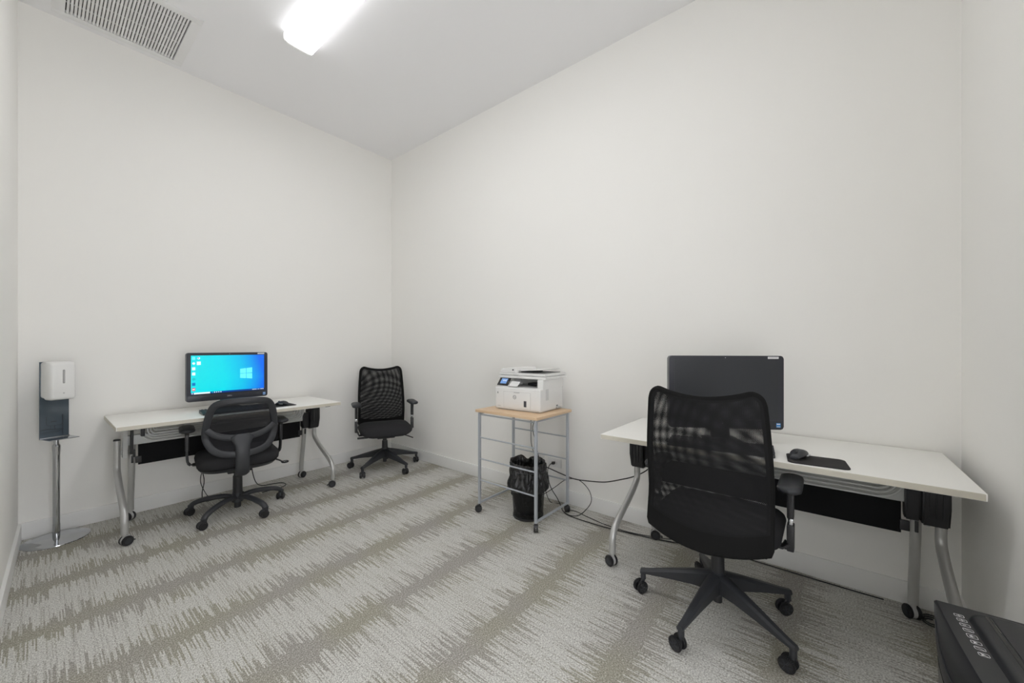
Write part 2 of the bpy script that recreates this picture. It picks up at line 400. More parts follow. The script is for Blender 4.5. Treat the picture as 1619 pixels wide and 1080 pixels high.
# ------------------------------------------------------------------ return air grille
t = thing('air_vent', 'square white return air grille with narrow slats in the ceiling', 'air vent', (0, 0, ROOM_Z))
f = MB(); fx0, fx1, fy0, fy1 = 0.058, 0.715, 3.275, 3.945
zt, zb = -0.0005, -0.008
f.bb((fx0, fy0, zb), (fx1, hy0, zt), 'grille', 0.002).bb((fx0, hy1, zb), (fx1, fy1, zt), 'grille', 0.002)
f.bb((fx0, hy0, zb), (hx0, hy1, zt), 'grille', 0.002).bb((hx1, hy0, zb), (fx1, hy1, zt), 'grille', 0.002)
f.build('frame', t)
g = MB(); n = 32
for k in range(n):
    x = hx0+0.012+(hx1-hx0-0.024)*k/(n-1)
    g.sweep([(x, hy0, 0.004), (x, hy1, 0.004)], 0.0066, 0.009, 'grille', seg=10, n=(0.42, 0, 0.9))
for y in (3.44, 3.56, 3.68, 3.80): g.bb((hx0, y-0.002, 0.012), (hx1, y+0.002, 0.020), 'grille')
g.build('slats', t)
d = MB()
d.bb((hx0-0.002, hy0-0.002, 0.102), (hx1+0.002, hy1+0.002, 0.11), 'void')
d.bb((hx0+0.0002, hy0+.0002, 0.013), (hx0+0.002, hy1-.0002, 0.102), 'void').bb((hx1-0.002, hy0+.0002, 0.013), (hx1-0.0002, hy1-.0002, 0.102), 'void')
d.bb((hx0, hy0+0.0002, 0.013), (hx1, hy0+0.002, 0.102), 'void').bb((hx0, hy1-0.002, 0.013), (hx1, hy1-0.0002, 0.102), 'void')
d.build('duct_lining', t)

# ================================================================== DESKS
# local frame: x along the desk (0 = middle), front edge at y=-0.3275, back at +0.3275, floor z=0
DW, DD, DZ = 1.40, 0.655, 0.75
def caster(parent, x, y, rz, r=0.030, wmat='blk', hood='lgrey'):
    cs = MB()
    cs.cyl((0, 0, 2*r-0.004), (0, 0, 2*r+0.016), 0.010, m='silver')
    cs.box((0.008, 0, r+0.012), (0.040, 0.014, 0.036), hood, 0.005)
    cs.cyl((0.008, -0.0075, r+0.002), (0.008, 0.0075, r+0.002), r*0.96, m=hood, seg=28, bev=0.002)
    cs.box((0.040, 0, r*0.75), (0.022, 0.020, 0.006), 'blk', 0.002, rot=(0, 0.3, 0))
    o = cs.build('caster', parent); o.location = (x, y, 0); o.rotation_euler = (0, 0, rz)
    for s in (-1, 1):
        w_ = MB(); w_.cyl((0.008, s*0.008, r), (0.008, s*0.024, r), r, m='blk', seg=28, bev=0.004)
        w_.cyl((0.008, s*0.023, r), (0.008, s*0.026, r), r*0.55, m='blk2', seg=20, bev=0.001)
        w_.build('wheel', o)
    return o
def front_leg(x, s):
    pts = [(x, 0.105, 0.60), (x, 0.108, 0.47), (x, 0.105, 0.405), (x, 0.065, 0.365), (x, -0.02, 0.315), (x, -0.13, 0.262), (x, -0.215, 0.218), (x, -0.258, 0.165), (x, -0.262, 0.10), (x, -0.262, 0.072)]
    return MB().sweep(smooth_path(pts, 5), 0.0185, m='silver', seg=16, n=(1, 0, 0)).cyl((x, 0.105, 0.597), (x, 0.105, 0.606), 0.0195, 0.017, 'blk')
def rear_leg(x, s):
    pts = [(x, 0.130, 0.56), (x, 0.140, 0.45), (x, 0.165, 0.30), (x, 0.190, 0.18), (x, 0.200, 0.11), (x, 0.200, 0.072)]
    return MB().sweep(smooth_path(pts, 4), 0.0185, m='silver', seg=16, n=(1, 0, 0))
def make_desk(label, loc, rz, open_left, swiv):
    t = thing('folding_desk', label, 'desk', loc, rz, 'white flip-top training desks on casters')
    top = MB().box((0, 0, DZ-0.013), (DW-0.004, DD-0.004, 0.0255), 'laminate', 0.002)
    top.build('desktop', t)
    e = MB(); pts = rrect(DW, DD, 0.012, 4); inn = rrect(DW-0.004, DD-0.004, 0.010, 4)
    e.loft([[(x, y, DZ-0.0245) for x, y in inn], [(x, y, DZ-0.0235) for x, y in pts], [(x, y, DZ-0.0025) for x, y in pts], [(x, y, DZ-0.0008) for x, y in inn]], 'edge', cap=False, closed=True)
    e.build('edge_band', t)
    for s in (-1, 1):
        opened = open_left and s == -1
        ds = 0.012 if (s > 0 and not open_left) else 0; xo = s*(DW/2-0.045)+ds*0.5; xi = s*(DW/2-0.122)+ds
        front_leg(xo, s).build('front_leg', t); rear_leg(xi, s).build('rear_leg', t)
        caster(t, xo, -0.262, swiv[0 if s < 0 else 1]); caster(t, xi, 0.200, swiv[2 if s < 0 else 3])
        # support arm under the top and silver side casting
        a = MB(); xm = s*(DW/2-0.083)
        a.prism([(0.02, 0.722), (0.17, 0.722), (0.165, 0.60), (0.150, 0.47), (0.085, 0.47), (0.075, 0.60), (0.05, 0.66)], lambda u, v, q: (q, u, v), xm-0.011, xm+0.011, 'silverlt', 0.003)
        a.bb((xm-0.02, -0.25, 0.709), (xm+0.02, 0.26, 0.7245), 'blk', 0.003)
        a.bb((xm-0.045 if s < 0 else xm-0.02, 0.125, 0.49), (xm+0.02 if s < 0 else xm+0.045, 0.150, 0.52), 'silverlt', 0.003)
        a.build('side_bracket', t)
        if not opened:
            b = MB()
            xa, xb = s*(DW/2-0.018), s*(DW/2-0.100)
            b.prism([(0.062, 0.7085), (0.165, 0.7085), (0.168, 0.55), (0.155, 0.478), (0.072, 0.478), (0.045, 0.565), (0.045, 0.66)], lambda u, v, q: (q, u, v), xa, xb, 'blk', 0.006)
            xc = s*(DW/2-0.150)
            b.prism([(0.085, 0.62), (0.160, 0.62), (0.160, 0.50), (0.140, 0.482), (0.095, 0.482), (0.085, 0.52)], lambda u, v, q: (q, u, v), xb, xc, 'blk', 0.006)
            for q in range(3): b.bb((min(xa, xb)+0.018+q*0.02, 0.041, 0.52), (min(xa, xb)+0.020+q*0.02, 0.047, 0.69), 'blk')
            b.build('hinge_cover', t)
        else:
            b = MB()
            b.sweep([(xm-s*0.03, 0.02, 0.700), (xm-s*0.03, 0.05, 0.70), (xm-s*0.03, 0.055, 0.62), (xm-s*0.03, 0.07, 0.50)], 0.014, 0.008, 'blk', seg=8, power=0.4, n=(1, 0, 0))
            b.bb((xm-s*0.075, 0.04, 0.615), (xm-s*0.095, 0.08, 0.7085), 'blk', 0.003)
            b.bb((xm-s*0.04, 0.085, 0.47), (xm-s*0.052, 0.11, 0.52), 'blk', 0.003)
            b.cyl((xm-s*0.005, 0.05, 0.69), (xm-s*0.04, 0.05, 0.69), 0.013, m='silver')
            b.build('hinge_latch', t)
        k = MB()
        for dy in (-0.03, 0.03):
            k.bb((xi-0.006, 0.150+dy-0.006, 0.425), (xi+0.006, 0.150+dy+0.006, 0.475), 'blk', 0.002)
        k.bb((xi-s*0.05, 0.138, 0.415), (xi-s*0.018, 0.156, 0.46), 'blk', 0.003)
        k.build('panel_clip', t)
    x1 = DW/2-0.155
    MB().bb((-x1-0.06, 0.105, 0.552), (x1+0.06, 0.145, 0.620), 'silverlt', 0.004).build('crossbeam', t)
    MB().bb((-x1, 0.146, 0.400), (x1, 0.152, 0.545), 'panel', 0.002).build('modesty_panel', t)
    tr = MB(); nr = 5
    for q in range(nr):
        off = 0.0175*q; zz = 0.640-off; yy = 0.080-0.003*q; xr = x1-0.085; rr = 0.012+off
        pts = [(-xr-rr, yy, 0.722)]
        for a in range(0, 7): an = PI+PI/2*a/6; pts.append((-xr+rr*math.cos(an), yy, zz+rr+rr*math.sin(an)))
        for a in range(0, 7): an = 1.5*PI+PI/2*a/6; pts.append((xr+rr*math.cos(an), yy, zz+rr+rr*math.sin(an)))
        pts.append((xr+rr, yy, 0.722))
        tr.sweep(pts, 0.0055, m='silverlt', seg=8, n=(0, 1, 0))
    tr.build('cable_tray', t)
    return t
desk1 = make_desk('white flip-top desk on casters below the glowing blue screen', (0.998, 3.648, 0), 0.0, True, (0.3, 2.7, 2.2, 0.4))
desk2 = make_desk('white flip-top desk on casters along the right wall under the dark screen', (2.313, 0.280, 0), -PI/2, False, (2.8, 1.0, 0.3, 2.0))

# ================================================================== HIGH-BACK MESH CHAIRS
def hb_half(z):          # half width of the back
    u = (z-0.46)/0.60
    return 0.226 - 0.022*max(0, u-0.45)**1.5*2.4
def hb_y(x, z):          # curved back surface, +y is behind the sitter
    u = (z-0.46)/0.60
    return 0.300 + 0.030*math.sin(PI*min(1, u*1.1))*0 - 0.030*math.exp(-((z-0.62)/0.12)**2) + 0.050*max(0, u-0.45)**1.4 - 0.050*(x/0.225)**2
def twin_wheel_caster(parent, x, y, rz, r=0.030):
    cs = MB(); cs.cyl((0, 0, 0.055), (0, 0, 0.085), 0.009, m='blk2')
    cs.sweep([(0.010, 0, 0.020), (0.013, 0, 0.045), (0.005, 0, 0.062), (-0.012, 0, 0.064)], 0.008, 0.006, 'blk', seg=8)
    cs.box((0.012, 0, 0.034), (0.030, 0.010, 0.034), 'blk', 0.004)
    o = cs.build('caster', parent); o.location = (x, y, 0); o.rotation_euler = (0, 0, rz)
    for s in (-1, 1):
        w_ = MB(); w_.cyl((0.016, s*0.007, r), (0.016, s*0.024, r), r, m='blk', seg=28, bev=0.005)
        for q in range(6):
            a = q*PI/3
            w_.box((0.016+0.013*math.cos(a), s*0.0245, r+0.013*math.sin(a)), (0.018, 0.004, 0.006), 'blk2', 0.001, rot=(0, -a, 0))
        w_.build('wheel', o)
def star_base(t, ang0, R=0.335, round_=False):
    b = MB()
    if round_: b.cyl((0, 0, 0.072), (0, 0, 0.145), 0.038, 0.033, 'blk2', 24, 0.004)
    else: b.cyl((0, 0, 0.110), (0, 0, 0.212), 0.038, 0.033, 'blk2', 24, 0.004)
    for k in range(5):
        a = ang0+k*2*PI/5; ca, sa = math.cos(a), math.sin(a)
        if not round_:
            rings = []
            for (r, zt_, zb_, hw) in ((0.02, 0.206, 0.120, 0.027), (0.10, 0.186, 0.122, 0.025), (0.20, 0.156, 0.112, 0.020), (0.30, 0.124, 0.098, 0.0155), (R+0.012, 0.112, 0.092, 0.014)):
                rings.append([(ca*r-sa*o, sa*r+ca*o, z) for o, z in ((-hw*0.55, zt_), (hw*0.55, zt_), (hw, zt_-0.010), (hw*0.85, zb_), (-hw*0.85, zb_), (-hw, zt_-0.010))])
            b.loft(rings, 'blk2'); b.cyl((ca*R, sa*R, 0.068), (ca*R, sa*R, 0.098), 0.013, m='blk2')
        else:
            pts = [(0.02, 0.105), (0.09, 0.118), (0.17, 0.113), (0.24, 0.100), (0.285, 0.082), (R, 0.062)]
            b.sweep(smooth_path([(ca*r, sa*r, z) for r, z in pts], 4), 0.021, 0.017, 'blk2', seg=12, n=(0, 0, 1))
    return b.build('star_base', t)
def cushion(name, t, w_, d_, z0, z1, m, crown=0.012, cy=0.0):
    rings = []
    for (ins, z) in ((0.045, z0), (0.020, z0+0.004), (0.004, z0+0.020), (0.0, (z0+z1)/2), (0.006, z1-0.020), (0.022, z1-0.006), (0.055, z1), (0.12, z1+crown*0.6), (0.19, z1+crown)):
        rings.append([(x, y, z - (0.030*max(0, (-(y-cy)-d_*0.28)/(d_*0.22))**2 if True else 0)) for x, y in rrect(w_-2*ins, d_-2*ins, max(0.02, 0.12-ins*0.6), 8, 0, cy)])
    return MB().loft(rings, m).build(name, t, 60)
def make_highback(label, loc, rz, base_ang, cas, dz=0.0):
    t = thing('office_chair', label, 'office chair', loc, rz, 'black high-back mesh office chairs')
    ba = base_ang - rz
    star_base(t, ba)
    for k in range(5):
        a = ba+k*2*PI/5; twin_wheel_caster(t, 0.335*math.cos(a), 0.335*math.sin(a), cas[k]-rz)
    MB().cyl((0, 0, 0.205), (0, 0, 0.285), 0.029, 0.027, 'blk', 24, 0.002).cyl((0, 0, 0.285), (0, 0, 0.375+dz), 0.020, m='blk').cyl((0, 0, 0.070), (0, 0, 0.210), 0.019, m='blk').build('gas_column', t)
    mech = MB(); mech.box((0, 0.0, 0.392), (0.17, 0.22, 0.045), 'blk', 0.008)
    mech.bb((-0.21, -0.17, 0.412), (0.21, 0.19, 0.424), 'blk', 0.004)
    mech.build('seat_mechanism', t, loc=(0, 0, dz))
    cushion('seat', t, 0.50, 0.475, 0.424, 0.500, 'seatfab', 0.014, -0.015).location.z = dz
    # back support
    MB().sweep(smooth_path([(0, 0.10, 0.392), (0, 0.20, 0.386), (0, 0.262, 0.405), (0, 0.270, 0.455)], 4), 0.008, 0.035, 'blk', seg=10, n=(1, 0, 0), power=0.6).build('back_support', t, loc=(0, 0, dz))
    # outline of the back
    def top_z(x): return 1.060 - 0.030*(1-min(1, abs(x)/0.17)**2) if abs(x) < 0.17 else 1.060
    def bot_z(x): return 0.462 - 0.034*(1-(x/0.226)**2)
    out = []
    for k in range(13): x = -0.165+0.33*k/12; out.append((x, top_z(x)))
    for a in range(1, 7): an = PI/2-PI/2*a/7; out.append((0.165+0.040*math.cos(an), 1.020+0.040*math.sin(an)))
    for k in range(12): z = 1.015-(1.015-0.475)*k/11; out.append((hb_half(z)-0.001, z))
    for k in range(13): x = 0.222-0.444*k/12; out.append((x, bot_z(x)))
    for k in range(12): z = 0.475+(1.015-0.475)*k/11; out.append((-hb_half(z)+0.001, z))
    for a in range(1, 7): an = PI-PI/2*a/7; out.append((-0.165+0.040*math.cos(an), 1.020+0.040*math.sin(an)))
    MB().sweep([(x, hb_y(x, z), z) for x, z in out], 0.0135, 0.011, 'trimfab', seg=10, closed=True, n=(0, 1, 0)).build('back_frame', t, loc=(0, 0, dz))
    # two layers of mesh, and a solid band along the bottom
    def layer(dy, z0f, z1f, m, du=0.0, rot=0.0):
        g, uv = [], []; nz, nx = 26, 18
        for i in range(nz+1):
            v = i/nz; row, ur = [], []
            for j in range(nx+1):
                u = -1+2*j/nx
                zt_ = top_z(u*0.165); zb_ = bot_z(u*0.226)
                z = zb_+(zt_-zb_)*(z0f+(z1f-z0f)*v); hw = hb_half(z)
                if z > 1.02: hw -= 0.036*(1-math.sqrt(max(0, 1-((z-1.02)/0.041)**2)))
                x = u*hw
                row.append((x, hb_y(x, z)+dy, z)); ur.append((x*math.cos(rot)-z*math.sin(rot)+du, z*math.cos(rot)+x*math.sin(rot)))
            g.append(row); uv.append(ur)
        return g, uv
    b = MB()
    g, uv = layer(0.011, 0.115, 1, None); b.sheet(g, 'weave', uv)
    g, uv = layer(-0.011, 0.115, 1, None, 0.001, 0.06); b.sheet(g, 'weave', [[(u*1.06+0.22*(v-0.85)**2, v*1.05+0.16*u*u) for u, v in q] for q in uv])
    g, uv = layer(0.0115, 0.0, 0.118, None); b.sheet(g, 'trimfab')
    g, uv = layer(-0.0115, 0.0, 0.118, None); b.sheet(g, 'trimfab')
    b.build('mesh_back', t, loc=(0, 0, dz))
    for s in (-1, 1):
        x = s*0.272; a = MB()
        a.sweep([(s*0.15, 0.0, 0.405+dz), (s*0.245, 0.0, 0.402+dz), (s*0.262, -0.005, 0.42+dz*0.5)], 0.025, 0.008, 'blk', seg=10, n=(0, 0, 1), power=0.6)
        a.box((x, -0.01, 0.445), (0.026, 0.048, 0.110), 'blk', 0.006)
        a.box((x, -0.01, 0.515), (0.017, 0.036, 0.045), 'chrome', 0.003)
        a.box((x, -0.01, 0.590), (0.024, 0.046, 0.130), 'blk', 0.006)
        a.prism([(-0.020, 0.560), (0.020, 0.560), (0.030, 0.655), (-0.045, 0.655)], lambda u, v, q: (q, u-0.01, v), x-0.010, x+0.010, 'blk', 0.004)
        o = a.build('armrest', t)
        p = []
        for ins, z in ((0.012, 0.650), (0.003, 0.655), (0.0, 0.666), (0.004, 0.676), (0.016, 0.681)):
            p.append([(x+px_, py_-0.02, z) for px_, py_ in rrect(0.085-2*ins, 0.24-2*ins, 0.040-ins*0.5, 6)])
        MB().loft(p, 'blk2').build('arm_pad', o, 60)
        # levers under the seat
        lv = MB()
        if s > 0: lv.sweep(smooth_path([(0.06, -0.03, 0.392), (0.14, -0.04, 0.388), (0.20, -0.05, 0.372), (0.27, -0.075, 0.345)], 3), 0.012, 0.005, 'blk', seg=8, n=(0, 0, 1))
        else:
            lv.sweep([(-0.06, -0.03, 0.392), (-0.17, -0.04, 0.386)], 0.005, m='blk', seg=8)
            lv.box((-0.215, -0.045, 0.384), (0.10, 0.030, 0.016), 'blk', 0.006)
        lv.build('lever', t, loc=(0, 0, dz))
    return t
make_highback('black mesh high-back office chair seen from behind at the right-hand desk', (1.975, 0.385, 0), math.radians(90), math.radians(24), (0.6, 2.6, 1.2, 1.3, 2.2))
make_highback('black mesh high-back office chair standing alone in the room corner, facing forward', (2.235, 3.487, 0), math.radians(-24.8), math.radians(-15), (1.2, 0.2, 2.0, 1.1, 1.4), dz=-0.045)

# ================================================================== ROUND-BACK TASK CHAIR
def lb_y(x, z): return 0.255 - 0.060*(x/0.22)**2 + 0.05*max(0, z-0.60)/0.27 - 0.012*math.exp(-((z-0.62)/0.08)**2)
t = thing('task_chair', 'black task chair with oval framed mesh back pushed under the left desk', 'office chair', (0.956, 3.450, 0), math.radians(171))
ba = -math.radians(171)
star_base(t, ba, 0.30, True)
for k, an in enumerate((1.0, 1.6, 0.5, 0.3, 0.2)):
    a = ba+k*2*PI/5
    cs = MB(); cs.cyl((0, 0, 0.040), (0, 0, 0.075), 0.017, 0.020, m='blk2', seg=16, bev=0.003)
    cs.ball((0.008, 0, 0.036), 0.028, 'blk2', (1.0, 0.62, 0.85))
    o = cs.build('caster', t); o.location = (0.30*math.cos(a), 0.30*math.sin(a), 0); o.rotation_euler = (0, 0, an)
    for s in (-1, 1):
        MB().cyl((0.010, s*0.010, 0.0275), (0.010, s*0.027, 0.0275), 0.0275, m='blk', seg=24, bev=0.007).build('wheel', o)
MB().cyl((0, 0, 0.03), (0, 0, 0.135), 0.022, m='blk').cyl((0, 0, 0.13), (0, 0, 0.27), 0.032, 0.030, 'blk', 24, 0.002).cyl((0, 0, 0.27), (0, 0, 0.35), 0.024, m='blk').build('gas_column', t)
mech = MB(); mech.box((0, 0.02, 0.345), (0.15, 0.24, 0.045), 'blk', 0.008); mech.build('seat_mechanism', t)
rings = []
for (ins, z) in ((0.06, 0.346), (0.03, 0.356), (0.012, 0.378)): rings.append([(x, y, z) for x, y in rrect(0.50-2*ins, 0.46-2*ins, 0.12, 8)])
MB().loft(rings, 'blk2').build('seat_shell', t)
cushion('seat', t, 0.50, 0.46, 0.374, 0.468, 'seatfab', 0.014, 0)
ctrl = [(-0.205, 0.575), (-0.222, 0.64), (-0.215, 0.72), (-0.198, 0.80), (-0.165, 0.852), (-0.10, 0.868), (0, 0.872), (0.10, 0.868), (0.165, 0.852), (0.198, 0.80), (0.215, 0.72), (0.222, 0.64), (0.205, 0.575), (0.165, 0.525), (0.10, 0.500), (0, 0.492), (-0.10, 0.500), (-0.165, 0.525)]
oval = [(p.x, p.y) for p in smooth_path([(x, z, 0) for x, z in ctrl], 4, True)]
oval = [(x*0.915, z-0.010) for x, z in oval]
fr = MB().sweep([(x, lb_y(x, z), z) for x, z in oval], 0.0230, 0.011, 'blk2', seg=12, closed=True, n=(0, 1, 0), power=0.75)
band = smooth_path([(-0.196, 0.672, 0), (-0.150, 0.628, 0), (-0.08, 0.604, 0), (0, 0.598, 0), (0.08, 0.604, 0), (0.150, 0.628, 0), (0.196, 0.672, 0)], 4)
fr.sweep([(p.x, lb_y(p.x, p.y)+0.002, p.y) for p in band], 0.0220, 0.011, 'blk2', seg=12, n=(0, 1, 0), power=0.75)
fr.build('back_frame', t)
sp = []
for (z, hw, y, th) in ((0.624, 0.040, lb_y(0, 0.62)+0.004, 0.010), (0.604, 0.070, lb_y(0, .60)+0.005, 0.013), (0.575, 0.058, lb_y(0, .575)+0.008, 0.016), (0.545, 0.045, lb_y(0, .545)+0.011, 0.018), (0.48, 0.041, 0.268, 0.019), (0.40, 0.044, 0.262, 0.019), (0.350, 0.044, 0.240, 0.019), (0.322, 0.036, 0.19, 0.014), (0.335, 0.030, 0.10, 0.012)):
    nrm = (0, 1) if z > 0.38 else (0.5, -0.86) if z > 0.34 and y > 0.2 else (0, -1)
    sp.append([(hw*math.copysign(abs(math.cos(q))**0.6, math.cos(q)), y+th*nrm[0]*0+th*math.copysign(abs(math.sin(q))**0.7, math.sin(q))*(1 if z > 0.38 else 0.75), z-(0 if z > 0.38 else th*0.8*math.sin(q))) for q in [2*PI*j/16 for j in range(16)]])
MB().loft(sp, 'blk2').build('spine', t, 50)
g, uv = [], []
for i in range(22):
    z = 0.497+(0.868-0.497)*i/21
    hits = [abs(x) for x, zz in oval if abs(zz-z) < 0.02] or [0.05]
    # half width at this height by interpolation along the outline
    best = 0.0
    for a_, b_ in zip(oval, oval[1:]+oval[:1]):
        if (a_[1]-z)*(b_[1]-z) <= 0 and abs(a_[1]-b_[1]) > 1e-6:
            u = (z-a_[1])/(b_[1]-a_[1]); best = max(best, abs(a_[0]+(b_[0]-a_[0])*u))
    row = [(-best+2*best*j/16, lb_y(-best+2*best*j/16, z)-0.001, z) for j in range(17)]
    g.append(row); uv.append([(p[0], p[2]) for p in row])
MB().sheet(g, 'weavelow', uv).build('mesh_back', t)
for s in (-1, 1):
    x = s*0.292; a = MB()
    a.sweep(smooth_path([(s*0.14, -0.05, 0.388), (s*0.24, -0.05, 0.386), (s*0.284, -0.05, 0.40), (x, -0.05, 0.47), (x, -0.05, 0.56)], 3), 0.030, 0.008, 'blk', seg=10, n=(1, 0, 0.3), power=0.6)
    a.box((x, -0.05, 0.565), (0.022, 0.056, 0.15), 'blk', 0.006)
    a.prism([(-0.025, 0.60), (0.025, 0.60), (0.040, 0.640), (-0.040, 0.640)], lambda u, v, q: (q, u-0.05, v), x-0.012, x+0.012, 'blk', 0.004)
    o = a.build('armrest', t); p = []
    for ins, z in ((0.014, 0.632), (0.003, 0.638), (0.0, 0.648), (0.004, 0.658), (0.016, 0.663)):
        p.append([(x+px_, py_-0.055, z) for px_, py_ in rrect(0.090-2*ins, 0.23-2*ins, 0.042-ins*0.5, 6)])
    MB().loft(p, 'blk2').build('arm_pad', o, 60)
lv = MB().sweep(smooth_path([(-0.07, 0.03, 0.360), (-0.20, 0.04, 0.362), (-0.255, 0.04, 0.345), (-0.285, 0.04, 0.325)], 4), 0.006, m='blk', seg=8)
lv.sweep([(-0.285-0.022+0.022*math.cos(q*PI/6), 0.04+0.022*math.sin(q*PI/6), 0.318) for q in range(12)], 0.006, 0.006, 'blk', seg=8, closed=True, n=(0, 0, 1))
lv.box((-0.307, 0.04, 0.320), (0.022, 0.014, 0.008), 'chrome', 0.002)
lv.build('lever', t)

# ================================================================== ALL-IN-ONE COMPUTERS
# local frame: screen faces -y, bottom of the housing at z=0.07 above the desk
def make_computer(label, loc, rz, lit, W=0.548):
    t = thing('desktop_computer', label, 'computer', loc, rz)
    z0, z1 = 0.072, 0.442
    h = MB()
    h.prism([(x, y) for x, y in rrect(W, z1-z0, 0.014, 5, 0, (z0+z1)/2)], lambda u, v, q: (u, q, v), -0.018, 0.020, 'bezel', 0.002)
    h.prism([(x, y) for x, y in rrect(W-0.12, z1-z0-0.10, 0.03, 5, 0, (z0+z1)/2)], lambda u, v, q: (u, q, v), 0.020, 0.045, 'blk', 0.006)
    h.build('housing', t)
    MB().bb((-W/2+0.006, -0.0205, z0+0.004), (W/2-0.006, -0.0182, z0+0.046), 'bezel', 0.0008).build('chin', t)
    sx, sz0, sz1 = W/2-0.026, z0+0.056, z1-0.020
    sc = MB().bb((-sx, -0.0195, sz0), (sx, -0.0182, sz1), 'screen' if lit else 'dark')
    if lit:
        H = sz1-sz0; Wd = 2*sx
        def q(u0, v0, u1, v1, m, e=0.0200): sc.bb((-sx+Wd*u0, -e, sz1-H*v1), (-sx+Wd*u1, -0.0195, sz1-H*v0), m)
        q(0, 0.955, 1, 1.0, 's_bar')
        q(0.035, 0.957, 0.24, 0.998, 's_white', 0.0202); q(0.008, 0.965, 0.022, 0.99, 's_white', 0.0202)
        for i in range(5): q(0.262+i*0.028, 0.965, 0.276+i*0.028, 0.988, 's_white' if i else 's_teal', 0.0202)
        q(0.82, 0.970, 0.885, 0.984, 's_white', 0.0202); q(0.90, 0.972, 0.93, 0.982, 's_white', 0.0202); q(0.945, 0.965, 0.962, 0.985, 's_white', 0.0202); q(0.972, 0.965, 0.989, 0.985, 's_white', 0.0202)
        for i, m_ in enumerate(('s_pane', 's_white', 's_white', 's_white', 's_teal', 's_blue', 's_red')):
            v = 0.035+i*0.133
            if m_ == 's_teal':
                sc.cyl((-sx+Wd*0.034, -0.0202, sz1-H*(v+0.04)), (-sx+Wd*0.034, -0.0195, sz1-H*(v+0.04)), 0.0095, m=m_, seg=16)
            elif m_ == 's_white' and i == 1: sc.cyl((-sx+Wd*0.034, -0.0202, sz1-H*(v+0.035)), (-sx+Wd*0.034, -0.0195, sz1-H*(v+0.035)), 0.009, m=m_, seg=16)
            else: q(0.014, v, 0.054, v+0.075, m_)
        q(0.020, 0.855, 0.048, 0.885, 's_white', 0.0203)
        sc.cyl((-sx+Wd*0.095, -0.0202, sz1-H*0.070), (-sx+Wd*0.095, -0.0195, sz1-H*0.070), 0.0088, m='s_white', seg=16)
        sc.cyl((-sx+Wd*0.090, -0.0204, sz1-H*0.065), (-sx+Wd*0.090, -0.0202, sz1-H*0.065), 0.0042, m='s_blue', seg=16)
        q(0.072, 0.155, 0.122, 0.245, 's_white')
        # four panes in perspective
        def pane(u0, v0, u1, v1):
            def P(u, v):  # left edge shorter than the right edge
                k = 0.80+0.20*u; return (-sx+Wd*(0.645+0.175*u), sz1-H*(0.51+(v-0.5)*0.315*k))
            pts = [P(u0, v0), P(u1, v0), P(u1, v1), P(u0, v1)]
            sc.prism(pts, lambda a, b, c_: (a, c_, b), -0.0200, -0.0194, 's_pane')
        for a in ((0, 0), (0.52, 0), (0, 0.52), (0.52, 0.52)): pane(a[0], a[1], a[0]+0.48, a[1]+0.48)
    sc.build('screen', t, 0)
    MB().cyl((0, -0.0188, z1-0.010), (0, -0.0181, z1-0.010), 0.0022, m='lgrey', seg=12).build('webcam', t)
    st = MB().bb((W/2-0.074, -0.0189, z1-0.015), (W/2-0.024, -0.0181, z1-0.004), 'paper').bb((W/2-0.069, -0.0191, z1-0.0103), (W/2-0.029, -0.0188, z1-0.0087), 'lgrey')
    st.build('asset_sticker', t)
    cp = MB().bb((W/2-0.036, -0.0212, z0+0.012), (W/2-0.016, -0.0204, z0+0.034), 'blue').bb((W/2-0.034, -0.0214, z0+0.026), (W/2-0.018, -0.0211, z0+0.031), 'paper').bb((W/2-0.034, -0.0214, z0+0.014), (W/2-0.018, -0.0211, z0+0.017), 'paper')
    cp.build('badge_sticker', t)
    MB().text('DELL', 0.0135, Matrix.Translation((0, -0.0208, z0+0.027)) @ Euler((PI/2, 0, 0)).to_matrix().to_4x4(), 'silverink', space=1.1).build('maker_logo', t)
    for e in (-W/2, W/2):
        pt = MB().bb((e-0.0012, -0.004, 0.125), (e+0.0012, 0.004, 0.208), 'blk', 0.0008)
        for i in range(6): pt.bb((e-0.0018, -0.003, 0.199-i*0.014), (e+0.0018, 0.003, 0.205-i*0.014), 'blk')
        pt.build('side_buttons', t)
    sd = MB(); sd.bb((-0.045, 0.042, 0.010), (0.045, 0.060, 0.22), 'blk', 0.004)
    sd.bb((-0.08, -0.028, 0.0005), (0.08, 0.095, 0.012), 'blk2', 0.004)
    sd.build('stand', t)
    return t
make_computer('black all-in-one computer with bright cyan and blue desktop on its screen', (0.970, 3.713, DZ), 0.0, True, 0.538)
ang = math.atan2(-0.464, 0.283)
make_computer('black all-in-one computer with switched-off dark screen on the right desk', (2.225, 0.405, DZ+0.001), ang, False)

# ------------------------------------------------------------------ keyboards, mice, mouse pads
def make_keyboard(label, loc, rz):
    t = thing('keyboard', label, 'keyboard', loc, rz)
    MB().prism([(-0.075, 0.001), (0.075, 0.001), (0.075, 0.024), (0.068, 0.026), (-0.072, 0.012), (-0.075, 0.010)], lambda u, v, q: (q, u, v), -0.222, 0.222, 'blk2', 0.002).build('case', t)
    k = MB()
    for r in range(6):
        y = 0.058-r*0.0225; z = 0.024-r*0.0021
        x = -0.213
        while x < 0.208:
            wk = 0.0165
            if r == 5 and -0.13 < x < -0.10: wk = 0.11
            if not (0.070 < x < 0.078 or 0.140 < x < 0.147): k.box((x+wk/2, y, z), (wk-0.0020, 0.0165, 0.008), 'key', 0.0014, rot=(0.10, 0, 0), seg=1)
            x += wk+0.0026
    k.build('keys', t); return t
make_keyboard('black keyboard tinted blue by the glowing screen on the left desk', (0.965, 3.475, DZ), math.radians(-3))
make_keyboard('black keyboard on the right desk seen through the chair back mesh', (2.073, 0.400, DZ), math.radians(-82))
